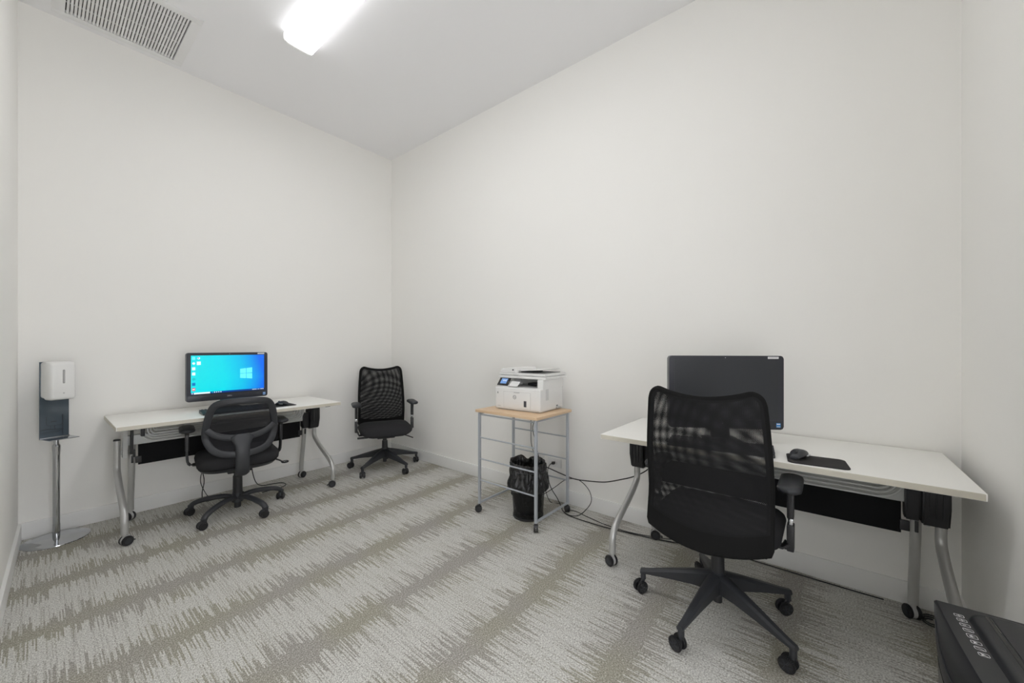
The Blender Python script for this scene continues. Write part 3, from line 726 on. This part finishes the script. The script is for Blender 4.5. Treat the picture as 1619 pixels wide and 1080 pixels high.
def make_pad(label, loc, rz, w_, d_):
    o = MB().prism(rrect(w_, d_, 0.022, 6), lambda u, v, q: (u, v, q), 0.0003, 0.0035, 'mousepad', 0.0008).build('mouse_pad')
    o.location = loc; o.rotation_euler = (0, 0, rz); return tag(o, label, 'mouse pad', 'black mouse pads on the desks')
make_pad('black mouse pad at the right of the desk with the glowing screen', (1.265, 3.520, DZ), 0.0, 0.215, 0.185)
make_pad('black mouse pad lying open near the front of the right-hand desk', (2.093, 0.030, DZ), math.radians(-84), 0.205, 0.165)
def make_mouse(label, loc, rz):
    t = thing('computer_mouse', label, 'mouse', loc, rz, 'black computer mice on the mouse pads')
    rings = []
    for u in range(9):
        v = u/8; y = -0.055+0.110*v; wd = 0.032*math.sin(PI*min(0.96, max(0.06, v)))**0.35*(0.92+0.1*abs(v-0.5)); hh = 0.036*math.sin(PI*(0.10+0.80*v))**0.8*(0.85+0.2*v)
        rings.append([(wd*math.copysign(abs(math.cos(q))**0.7, math.cos(q)), y, 0.002+hh*(0.5+0.5*math.sin(q))) for q in [2*PI*j/14 for j in range(14)]])
    MB().loft(rings, 'blk2').build('body', t, 60)
    MB().cyl((-0.0035, -0.030, 0.0265), (0.0035, -0.030, 0.0265), 0.008, m='blk').build('scroll_wheel', t)
    for e in (-1, 1): MB().bb((e*0.0332, -0.005, 0.012), (e*0.029, 0.030, 0.017), 'lgrey', 0.001).build('side_trim', t)
    return t
make_mouse('black mouse on the mouse pad near the glowing screen', (1.285, 3.505, DZ+0.0036), PI+0.5)
make_mouse('black mouse on the mouse pad of the right desk beside the mesh chair', (2.105, 0.090, DZ+0.0036), math.radians(75)+PI)

# ================================================================== PRINTER CART
t = thing('printer_cart', 'grey metal cart on casters with light wood top under the printer', 'cart', (0, 0, 0))
cx0, cx1, cy0, cy1, CZ = 2.095, 2.500, 1.497, 2.016, 0.770
MB().box(((cx0+cx1)/2, (cy0+cy1)/2, CZ-0.010), (cx1-cx0+0.046, cy1-cy0+0.046, 0.020), 'wood', 0.003).build('top_board', t)
hw = 0.009
for x, y in ((cx0, cy0), (cx0, cy1), (cx1, cy0), (cx1, cy1)):
    MB().bb((x-hw, y-hw, 0.062), (x+hw, y+hw, CZ-0.0205), 'cart', 0.003).build('post', t)
def rail(a, b, r=0.0055):
    MB().sweep([a, b], r, m='cart', seg=10, n=(0, 0, 1)).build('rail', t)
for z in (0.732, 0.560, 0.400, 0.240): rail((cx0, cy0+hw*0.9, z), (cx0, cy1-hw*0.9, z))
for z in (0.732, 0.565, 0.398, 0.240): rail((cx1, cy0+hw*0.9, z), (cx1, cy1-hw*0.9, z))
for y in (cy0, cy1):
    MB().bb((cx0+hw*0.9, y-0.006, 0.064), (cx1-hw*0.9, y+0.006, 0.078), 'cart', 0.002).build('rail', t)
    MB().bb((cx0+hw*0.9, y-0.006, 0.733), (cx1-hw*0.9, y+0.006, 0.745), 'cart', 0.002).build('rail', t)
for x, y, a in ((cx0, cy0, 0.6), (cx0, cy1, 2.4), (cx1, cy0, 0.9), (cx1, cy1, 0.2)):
    cs = MB().cyl((0, 0, 0.046), (0, 0, 0.063), 0.006, m='blk').sweep([(-0.014, 0, 0.040), (-0.004, 0, 0.051), (0.012, 0, 0.053), (0.024, 0, 0.044)], 0.012, 0.002, 'blk2', seg=8, n=(0, 0, 1))
    o = cs.build('caster', t); o.location = (x, y, 0); o.rotation_euler = (0, 0, a)
    for s in (-1, 1): MB().cyl((0.008, s*0.003, 0.026), (0.008, s*0.015, 0.026), 0.026, m='blk', seg=24, bev=0.003).build('wheel', o)

# ------------------------------------------------------------------ printer; local front faces -x, z=0 at the table top
t = thing('printer', 'white multifunction laser printer with colour touch panel on the wood-topped cart', 'printer', (2.365, 1.752, CZ+0.0005), math.radians(3))
# local x: -0.175 front .. +0.175 back ; y: -0.2 (right side seen from the front) .. +0.2
b = MB()
b.bb((-0.165, -0.200, 0.006), (0.165, 0.200, 0.170), 'white', 0.012, 3)
b.bb((-0.150, -0.185, 0.0), (0.150, 0.185, 0.010), 'lgrey')
b.bb((-0.125, -0.200, 0.160), (0.170, -0.150, 0.232), 'white', 0.008)      # right column under scanner
b.bb((-0.100, 0.120, 0.160), (0.170, 0.200, 0.232), 'white', 0.008)        # left column
b.bb((0.080, -0.190, 0.160), (0.168, 0.190, 0.232), 'white', 0.008)        # rear
b.prism([(-0.163, 0.168), (-0.10, 0.212), (0.0, 0.225), (0.05, 0.168)], lambda u, v, q: (u, q, v), 0.085, 0.19, 'white', 0.004)
b.build('body', t)
MB().bb((-0.098, -0.148, 0.170), (0.079, 0.118, 0.176), 'grey', 0.002).bb((-0.02, -0.13, 0.176), (0.06, 0.0, 0.196), 'blk', 0.004).bb((-0.09, -0.1485, 0.171), (0.07, -0.146, 0.228), 'grey').build('output_tray', t)
MB().prism([(-0.158, 0.174), (-0.118, 0.207), (-0.115, 0.211), (-0.160, 0.178)], lambda u, v, q: (u, q, v), 0.0, 0.078, 'whitem', 0.0015).build('paper_stop', t)
fp = MB()
fp.bb((-0.1665, -0.118, 0.020), (-0.1645, 0.118, 0.137), 'white', 0.0008)
fp.bb((-0.1658, -0.1195, 0.0185), (-0.1640, 0.1195, 0.1385), 'lgrey')
fp.bb((-0.170, -0.025, 0.131), (-0.1655, 0.025, 0.137), 'lgrey', 0.001)
fp.build('front_door', t)
lg = MB()
lg.sweep([(-0.1672, 0.018+0.0135*math.cos(q*PI/12), 0.100+0.0135*math.sin(q*PI/12)) for q in range(24)], 0.0018, 0.0006, 'grey', seg=6, closed=True, n=(1, 0, 0))
lg.text('hp', 0.018, Matrix.Translation((-0.1672, 0.018, 0.101)) @ Euler((PI/2, 0, -PI/2)).to_matrix().to_4x4(), 'grey')
lg.build('maker_logo', t)
MB().bb((-0.1675, -0.085, 0.035), (-0.1664, -0.063, 0.078), 'ink').build('dark_sticker', t)
MB().bb((-0.1660, 0.172, 0.118), (-0.1645, 0.177, 0.132), 'ink').build('usb_port', t)
MB().text('LaserJet Pro', 0.006, Matrix.Translation((-0.1655, 0.160, 0.028)) @ Euler((PI/2, 0, -PI/2)).to_matrix().to_4x4(), 'grey').build('model_lettering', t)
# touch panel, tilted back
pn = MB(); rt = Matrix.Translation((-0.128, 0.142, 0.205)) @ Euler((0, -0.85, 0)).to_matrix().to_4x4()
def pbox(a, b_, m, bev=0.0):
    q = MB(); q.bb(a, b_, m, bev); bmesh.ops.transform(q.bm, matrix=rt, verts=q.bm.verts); return q
pbox((-0.036, -0.048, -0.004), (0.036, 0.048, 0.006), 'blkgloss', 0.002).build('control_panel', t)
q = pbox((-0.022, -0.030, 0.006), (0.024, 0.026, 0.0068), 'lcdblue')
for (y, x) in ((-0.016, 0.006), (0.002, 0.006)):
    z = MB(); z.bb((x-0.006, y-0.006, 0.0068), (x+0.006, y+0.006, 0.0072), 'lcdwhite'); bmesh.ops.transform(z.bm, matrix=rt, verts=z.bm.verts); z.build('screen_icon', t, 0)
q.build('touch_screen', t)
sc = MB()
sc.bb((-0.115, -0.215, 0.232), (0.195, 0.200, 0.252), 'white', 0.005)
sc.bb((-0.118, -0.212, 0.255), (0.190, 0.195, 0.272), 'white', 0.006)
sc.bb((-0.110, -0.205, 0.250), (0.185, 0.190, 0.257), 'lgrey')
sc.bb((-0.1195, 0.02, 0.2565), (-0.1175, 0.065, 0.2600), 'lgrey')
sc.build('scanner_unit', t)
fd = MB()
fd.prism([(0.195, 0.268), (0.195, 0.288), (0.180, 0.305), (0.060, 0.308), (0.045, 0.300), (0.040, 0.268)], lambda u, v, q: (q, u, v), -0.112, 0.180, 'white', 0.006)
fd.prism([(0.038, 0.286), (-0.17, 0.298), (-0.175, 0.303), (0.038, 0.292)], lambda u, v, q: (q, u, v), -0.09, 0.165, 'white', 0.002)
fd.bb((-0.095, -0.180, 0.272), (0.160, 0.030, 0.277), 'grey', 0.002)
fd.bb((-0.08, -0.06, 0.2775), (0.10, 0.02, 0.284), 'blk', 0.002)
fd.bb((-0.1135, 0.065, 0.290), (-0.1115, 0.078, 0.299), 'ink')
fd.build('document_feeder', t)
sv = MB()
for k in range(10): sv.bb((-0.09, -0.2008, 0.085+k*0.008), (-0.05, -0.1995, 0.089+k*0.008), 'lgrey')
sv.build('side_vent', t)
MB().bb((0.055, -0.212, 0.012), (0.115, -0.198, 0.020), 'lgrey', 0.002).bb((0.06, -0.2015, 0.026), (0.085, -0.1995, 0.036), 'grey').build('side_latch', t)

# ------------------------------------------------------------------ waste bin
t = thing('waste_bin', 'black wire mesh waste bin lined with a shiny bag inside the cart', 'bin', (2.274, 1.694, 0))
b = MB(); i_ = []
g, uv = [], []
for k in range(9):
    z = 0.012+0.33*k/8; r = 0.108+0.022*k/8; row = []; ur = []
    for j in range(41):
        a = 2*PI*j/40; row.append((r*math.cos(a), r*math.sin(a), z)); ur.append((0.12*a, z))
    g.append(row); uv.append(ur)
b.sheet(g, 'wire', uv)
b.lathe([(0.108, 0.0), (0.112, 0.004), (0.112, 0.018), (0.106, 0.020)], 'blk')
b.sweep([(0.131*math.cos(a), 0.131*math.sin(a), 0.345) for a in [2*PI*j/36 for j in range(36)]], 0.005, m='blk', seg=8, closed=True, n=(0, 0, 1))
b.build('wire_basket', t)
def crinkle(amp, k0):
    def fn(r, z, an, k):
        n1 = noise.noise(Vector((math.cos(an)*2.6, math.sin(an)*2.6, z*9+k0))); n2 = noise.noise(Vector((math.cos(an)*7, math.sin(an)*7, z*14+k0*2)))
        rid = abs(noise.noise(Vector((math.cos(an)*4.4+z*6, math.sin(an)*4.4, z*3+k0))))
        n3 = abs(noise.noise(Vector((math.cos(an)*11, math.sin(an)*11, z*22+k0))))
        return r+amp*(n1*0.9+n2*0.5-rid*1.2-n3*0.55), z+amp*1.1*n1*(1 if z > 0.3 else 0.7)
    return fn
bg = MB()
prof = [(0.146, 0.200), (0.156, 0.212), (0.160, 0.235), (0.157, 0.265), (0.151, 0.295), (0.146, 0.325), (0.142, 0.350), (0.140, 0.375), (0.138, 0.395), (0.133, 0.400), (0.126, 0.385), (0.122, 0.340), (0.118, 0.26), (0.110, 0.16), (0.100, 0.07), (0.085, 0.03), (0.01, 0.024)]
prof = [(a*(0.985 if i < 10 else 0.955), z) for i, (a, z) in enumerate(prof)]
prof = [p for a, b in zip(prof, prof[1:]) for p in (a, ((a[0]+b[0])/2, (a[1]+b[1])/2))]+[prof[-1]]
bg.lathe(prof, 'bag', 160, fn=crinkle(0.019, 3.0), cap0=False, cap1=True)
bg.build('bin_bag', t, 180)

# ================================================================== SANITISER STAND
t = thing('sanitizer_stand', 'tall chrome floor stand with a round base in the left corner by the wall', 'stand', (0.078, 3.838, 0), math.radians(20))
MB().lathe([(0.148, 0.0), (0.150, 0.003), (0.149, 0.007), (0.135, 0.013), (0.110, 0.017), (0.104, 0.021), (0.06, 0.026), (0.03, 0.028), (0.001, 0.028)], 'chrome', 72, cap1=True).build('base', t, 30)
MB().cyl((0, 0, 0.026), (0, 0, 0.100), 0.0172, m='chrome', seg=32).cyl((0, 0, 0.1), (0, 0, 0.600), 0.0162, m='chrome', seg=32).cyl((0, 0, 0.545), (0, 0, 0.600), 0.0165, 0.0195, m='chrome', seg=32).cyl((0, 0, 0.600), (0, 0, 0.612), 0.0195, 0.015, m='chrome', seg=32).cyl((0, 0, 0.612), (0, 0, 0.652), 0.012, m='chrome', seg=24).build('pole', t)
MB().bb((-0.020, 0.0455, 0.540), (0.0, 0.047, 0.541), 'chrome').build('pole_seam', t) if False else None
p = MB(); p.bb((-0.066, 0.022, 0.652), (0.066, 0.026, 1.142), 'plate', 0.0008)
p.build('back_plate', t)
sh = MB().bb((-0.068, -0.095, 0.652), (0.068, 0.0215, 0.656), 'steel', 0.0008).bb((-0.066, 0.015, 0.656), (0.066, 0.0215, 0.660), 'chrome', 0.0008); sh.build('drip_tray', t)
mk = MB(); yy = 0.0212
def ml(pts, r=0.0012, a_=0.0005): mk.sweep([(x, yy, z) for x, z in pts], r, a_, 'mark', seg=6, n=(0, 1, 0))
ml([(-0.036, 0.790), (-0.036, 0.745), (-0.032, 0.735), (-0.015, 0.732), (0.015, 0.732), (0.032, 0.735), (0.036, 0.745), (0.036, 0.790)])
ml([(0.037, 0.80), (0.037, 0.665)], 0.0018)
ml([(-0.018, 0.731), (-0.018, 0.712)]); ml([(0.000, 0.731), (0.000, 0.712), (0.012, 0.702)], 0.0018)
ml([(-0.060, 0.708), (-0.030, 0.712), (0.000, 0.706), (0.040, 0.704)], 0.002); ml([(-0.060, 0.690), (-0.020, 0.694), (0.020, 0.694), (0.040, 0.703)], 0.0015); ml([(-0.060, 0.682), (-0.015, 0.684), (0.025, 0.690)], 0.001)
mk.box((-0.004, yy, 0.757), (0.028, 0.001, 0.0045), 'mark')
mk.build('printed_diagram', t)
t = thing('soap_dispenser', 'white automatic dispenser with narrow sight window on the tall stand', 'dispenser', (0.078, 3.838, 0), math.radians(20))
rings = []
for (y, ins, z0_, z1_) in ((0.0212, 0.002, 0.912, 1.142), (-0.020, 0.0, 0.910, 1.145), (-0.0205, 0.0, 0.902, 1.146), (-0.060, 0.001, 0.902, 1.145), (-0.078, 0.006, 0.905, 1.138), (-0.086, 0.016, 0.914, 1.126)):
    rings.append([(x, y, z) for x, z in rrect(0.124-2*ins, z1_-z0_, 0.016, 5, 0, (z0_+z1_)/2)])
MB().loft(rings, 'white').build('cover', t, 50)
MB().prism(rrect(0.009, 0.086, 0.0044, 6, 0, 1.050), lambda u, v, q: (u, q, v), -0.0858, -0.0872, 'grey').prism(rrect(0.0045, 0.078, 0.0022, 6, 0, 1.050), lambda u, v, q: (u, q, v), -0.0870, -0.0878, 'lgrey').build('sight_window', t)
MB().text('*', 0.012, Matrix.Translation((0, -0.0862, 0.945)) @ Euler((PI/2, 0, 0)).to_matrix().to_4x4(), 'lgrey').build('drop_mark', t) if False else \
MB().cyl((0, -0.0858, 0.945), (0, -0.0866, 0.945), 0.004, m='lgrey', seg=16).build('lock_button', t)

# ================================================================== SHREDDER (near corner, front faces +y)
t = thing('paper_shredder', 'black paper shredder with row of white warning icons in the near corner', 'shredder', (1.430, -0.365, 0), math.radians(3.5))
SZ = 0.500; x0s, x1s = -0.240, 0.232
def shr(ins, bow=0.020, dz=0):
    pts = []; n = 12
    yb, yf = -0.084+ins, 0.104-ins
    for k in range(n+1): u = -1+2*k/n; pts.append((u*(0.236-ins), yf+bow*(1-u*u)))
    for k in range(n+1): u = 1-2*k/n; pts.append((u*(0.230-ins), yb-0.004*(1-u*u)))
    return pts
MB().loft([[(x*0.94, y*0.92, z) for x, y in shr(0.004)] for z in (0.018,)] + [[(x, y, 0.34) for x, y in shr(0.006)]], 'shreddark').build('waste_basket', t)
hd = MB()
hd.loft([[(x, y, 0.3405) for x, y in shr(0.012)], [(x, y, 0.345) for x, y in shr(0.006)], [(x, y, 0.40) for x, y in shr(0.002, 0.022)], [(x, y, SZ-0.006) for x, y in shr(0.0, 0.006)], [(x, y, SZ) for x, y in shr(0.004, 0.005)]], 'shred')
hd.build('motor_head', t, 35)
sm = MB(); pts = []
for k in range(21):
    u = -1+2*k/20; pts.append((u*0.232, 0.1020+0.0215*(1-u*u), 0.470-0.060*(1-abs(u)**2.2)))
sm.sweep(pts, 0.0012, 0.0012, 'blk2', seg=6, n=(0, 1, 0)); sm.build('front_seam', t)
ft = MB()
for k in range(4): ft.cyl(((-1)**k*0.17, (-0.06, 0.06)[k//2], 0.0), ((-1)**k*0.17, (-0.06, 0.06)[k//2], 0.02), 0.014, m='blk')
ft.build('feet', t)
# raised feed hood with a slot
hood = []
for (ins, z) in ((0.0, SZ-0.001), (0.004, SZ+0.008), (0.012, SZ+0.014), (0.020, SZ+0.016)):
    hood.append([(x-0.004, y-0.010, z) for x, y in rrect(0.410-2*ins, 0.130-2*ins, 0.045-ins*0.8, 8)])
MB().loft(hood, 'shred').build('feed_hood', t, 60)
MB().bb((-0.175, 0.0165, SZ+0.0155), (0.175, 0.0235, SZ+0.0168), 'shreddark').bb((-0.170, -0.046, SZ+0.0155), (0.170, 0.012, SZ+0.0185), 'shred', 0.001).build('feed_slot', t)
MB().sweep([(0.10, 0.0150, SZ+0.0175), (0.165, 0.0150, SZ+0.0175)], 0.0010, m='chrome', seg=6).build('slot_edge', t)
ic = MB()
xs = [0.172, 0.150, 0.127, 0.104, 0.078, 0.052, 0.029, 0.005]
for i, x in enumerate(xs):
    wd = 0.020 if i != 4 else 0.027; y = 0.070; z = SZ+0.0006; r = 0.0006; h2 = 0.0085
    # icon frame
    ic.sweep([(x+u, y+v, z) for u, v in rrect(wd*0.62, 0.018, 0.003, 3)], r, 0.0003, 'paper', seg=6, closed=True, n=(0, 0, 1))
    if i in (7, 6, 3): ic.sweep([(x-0.0045, y-0.006, z), (x+0.0045, y+0.006, z)], r, 0.0003, 'paper', seg=6, n=(0, 0, 1))
    if i in (7, 5, 2): ic.sweep([(x-0.0045, y+0.005, z), (x, y-0.002, z), (x+0.0045, y+0.005, z)], r, 0.0003, 'paper', seg=6, n=(0, 0, 1))
    if i in (0, 1, 4): ic.sweep([(x, y-0.005, z), (x, y+0.005, z)], r*1.3, 0.0003, 'paper', seg=6, n=(0, 0, 1)).sweep([(x-0.005, y, z), (x+0.005, y, z)], r, 0.0003, 'paper', seg=6, n=(0, 0, 1))
    if i in (5, 7, 4): ic.box((x, y+0.002, z), (0.005, 0.004, 0.0005), 'paper')
ic.build('warning_icons', t)

# ================================================================== OUTLETS AND CORDS
def outlet(label, y, z, w_=0.118, h_=0.074):
    t = thing('wall_outlet', label, 'outlet', (XB, y, z))
    MB().bb((-0.006, -w_/2, -h_/2), (-0.0002, w_/2, h_/2), 'whitem', 0.002).build('cover_plate', t)
    for s in (-1, 1):
        q = MB(); q.prism(rrect(0.028, 0.034, 0.010, 4, s*0.022, 0), lambda u, v, c_: (c_, u, v), -0.0075, -0.0055, 'white')
        q.bb((-0.0079, s*0.022-0.006, -0.006), (-0.0074, s*0.022+0.006, -0.0045), 'ink').bb((-0.0079, s*0.022-0.006, 0.0045), (-0.0074, s*0.022+0.006, 0.006), 'ink')
        q.build('socket', t)
outlet('white wall outlet behind the cart with one black plug in it', 1.705, 0.300, 0.130)
outlet('white wall outlet half hidden behind the lined waste bin', 1.865, 0.320)
def cord(label, pts, r=0.0032, sub=8, name='power_cord', group=None, plug=None):
    b = MB().sweep(smooth_path(pts, sub), r, m='cord', seg=8)
    if plug:
        b.box(plug, (0.030, 0.020, 0.020), 'cord', 0.004)
    return tag(b.build(name, smooth=60), label, 'cord', group)
cord('black power cord plugged into the wall outlet behind the cart', [(2.612, 1.705, 0.300), (2.590, 1.715, 0.292), (2.575, 1.725, 0.24), (2.575, 1.70, 0.13), (2.57, 1.63, 0.05), (2.545, 1.58, 0.006), (2.50, 1.54, 0.006), (2.45, 1.46, 0.006), (2.44, 1.30, 0.006), (2.452, 1.12, 0.006), (2.50, 0.85, 0.006), (2.545, 0.69, 0.006), (2.60, 0.46, 0.006), (2.600, 0.0, 0.006), (2.604, -0.22, 0.006)], plug=(2.628, 1.705, 0.300))
cord('black cord looping out behind the cart and rising to the right desk', [(2.605, 1.86, 0.28), (2.60, 1.74, 0.262), (2.595, 1.60, 0.240), (2.59, 1.50, 0.228), (2.585, 1.40, 0.236), (2.58, 1.24, 0.262), (2.58, 1.12, 0.305), (2.575, 1.02, 0.350), (2.55, 0.92, 0.42), (2.50, 0.84, 0.52)], 0.0040)
cord('black cord curling in a loop behind the cart beside the rear caster', [(2.57, 1.86, 0.012), (2.56, 1.78, 0.04), (2.575, 1.67, 0.12), (2.59, 1.575, 0.20), (2.595, 1.50, 0.226), (2.59, 1.43, 0.220), (2.56, 1.345, 0.175), (2.52, 1.315, 0.11), (2.475, 1.37, 0.03), (2.455, 1.43, 0.008), (2.47, 1.50, 0.007), (2.515, 1.50, 0.010), (2.53, 1.44, 0.012), (2.500, 1.33, 0.0125), (2.47, 1.17, 0.012), (2.47, 1.0, 0.0125), (2.53, 0.80, 0.012), (2.585, 0.70, 0.012), (2.62, 0.60, 0.010)], 0.0028)
cord('black cable hanging behind the cart on the left', [(2.53, 1.86, 0.735), (2.535, 1.86, 0.60), (2.545, 1.865, 0.45), (2.60, 1.865, 0.34), (2.634, 1.862, 0.325)], 0.0028)
cord('black cable hanging behind the cart on the right', [(2.53, 1.81, 0.735), (2.545, 1.825, 0.66), (2.53, 1.84, 0.58), (2.545, 1.82, 0.46), (2.56, 1.79, 0.30), (2.565, 1.75, 0.12), (2.575, 1.70, 0.006), (2.60, 1.62, 0.005)], 0.0028)
# cable coil and adapter by the rear leg of the right desk
coil = []
for k in range(34):
    a = k*2*PI/14; coil.append((2.515+0.015*k/34+0.036*math.cos(a), -0.376+0.036*math.sin(a), 0.006+0.0030*k/14*2))
b = MB().sweep([Vector(p) for p in coil], 0.003, m='cord', seg=8)
tag(b.build('cable_coil', smooth=60), 'black coiled cable on the carpet by the rear caster of the right desk', 'cord')
# cords under the left desk
cord('black cord hanging behind the task chair and snaking over the carpet', [(1.16, 3.83, 0.40), (1.17, 3.86, 0.30), (1.18, 3.87, 0.16), (1.21, 3.875, 0.05), (1.26, 3.88, 0.007), (1.33, 3.86, 0.006), (1.40, 3.82, 0.006), (1.40, 3.74, 0.006), (1.33, 3.70, 0.006), (1.20, 3.70, 0.006)], 0.0035)
cord('black cord falling to the floor left of the chair column', [(0.80, 3.86, 0.42), (0.82, 3.87, 0.30), (0.845, 3.87, 0.17), (0.83, 3.86, 0.07), (0.84, 3.85, 0.007), (0.90, 3.83, 0.006), (1.00, 3.82, 0.006), (1.14, 3.80, 0.006)], 0.0032)
cord('thin black cord beside another one left of the chair column', [(0.83, 3.87, 0.42), (0.84, 3.885, 0.28), (0.825, 3.885, 0.16), (0.86, 3.88, 0.05), (0.89, 3.87, 0.007)], 0.0026)
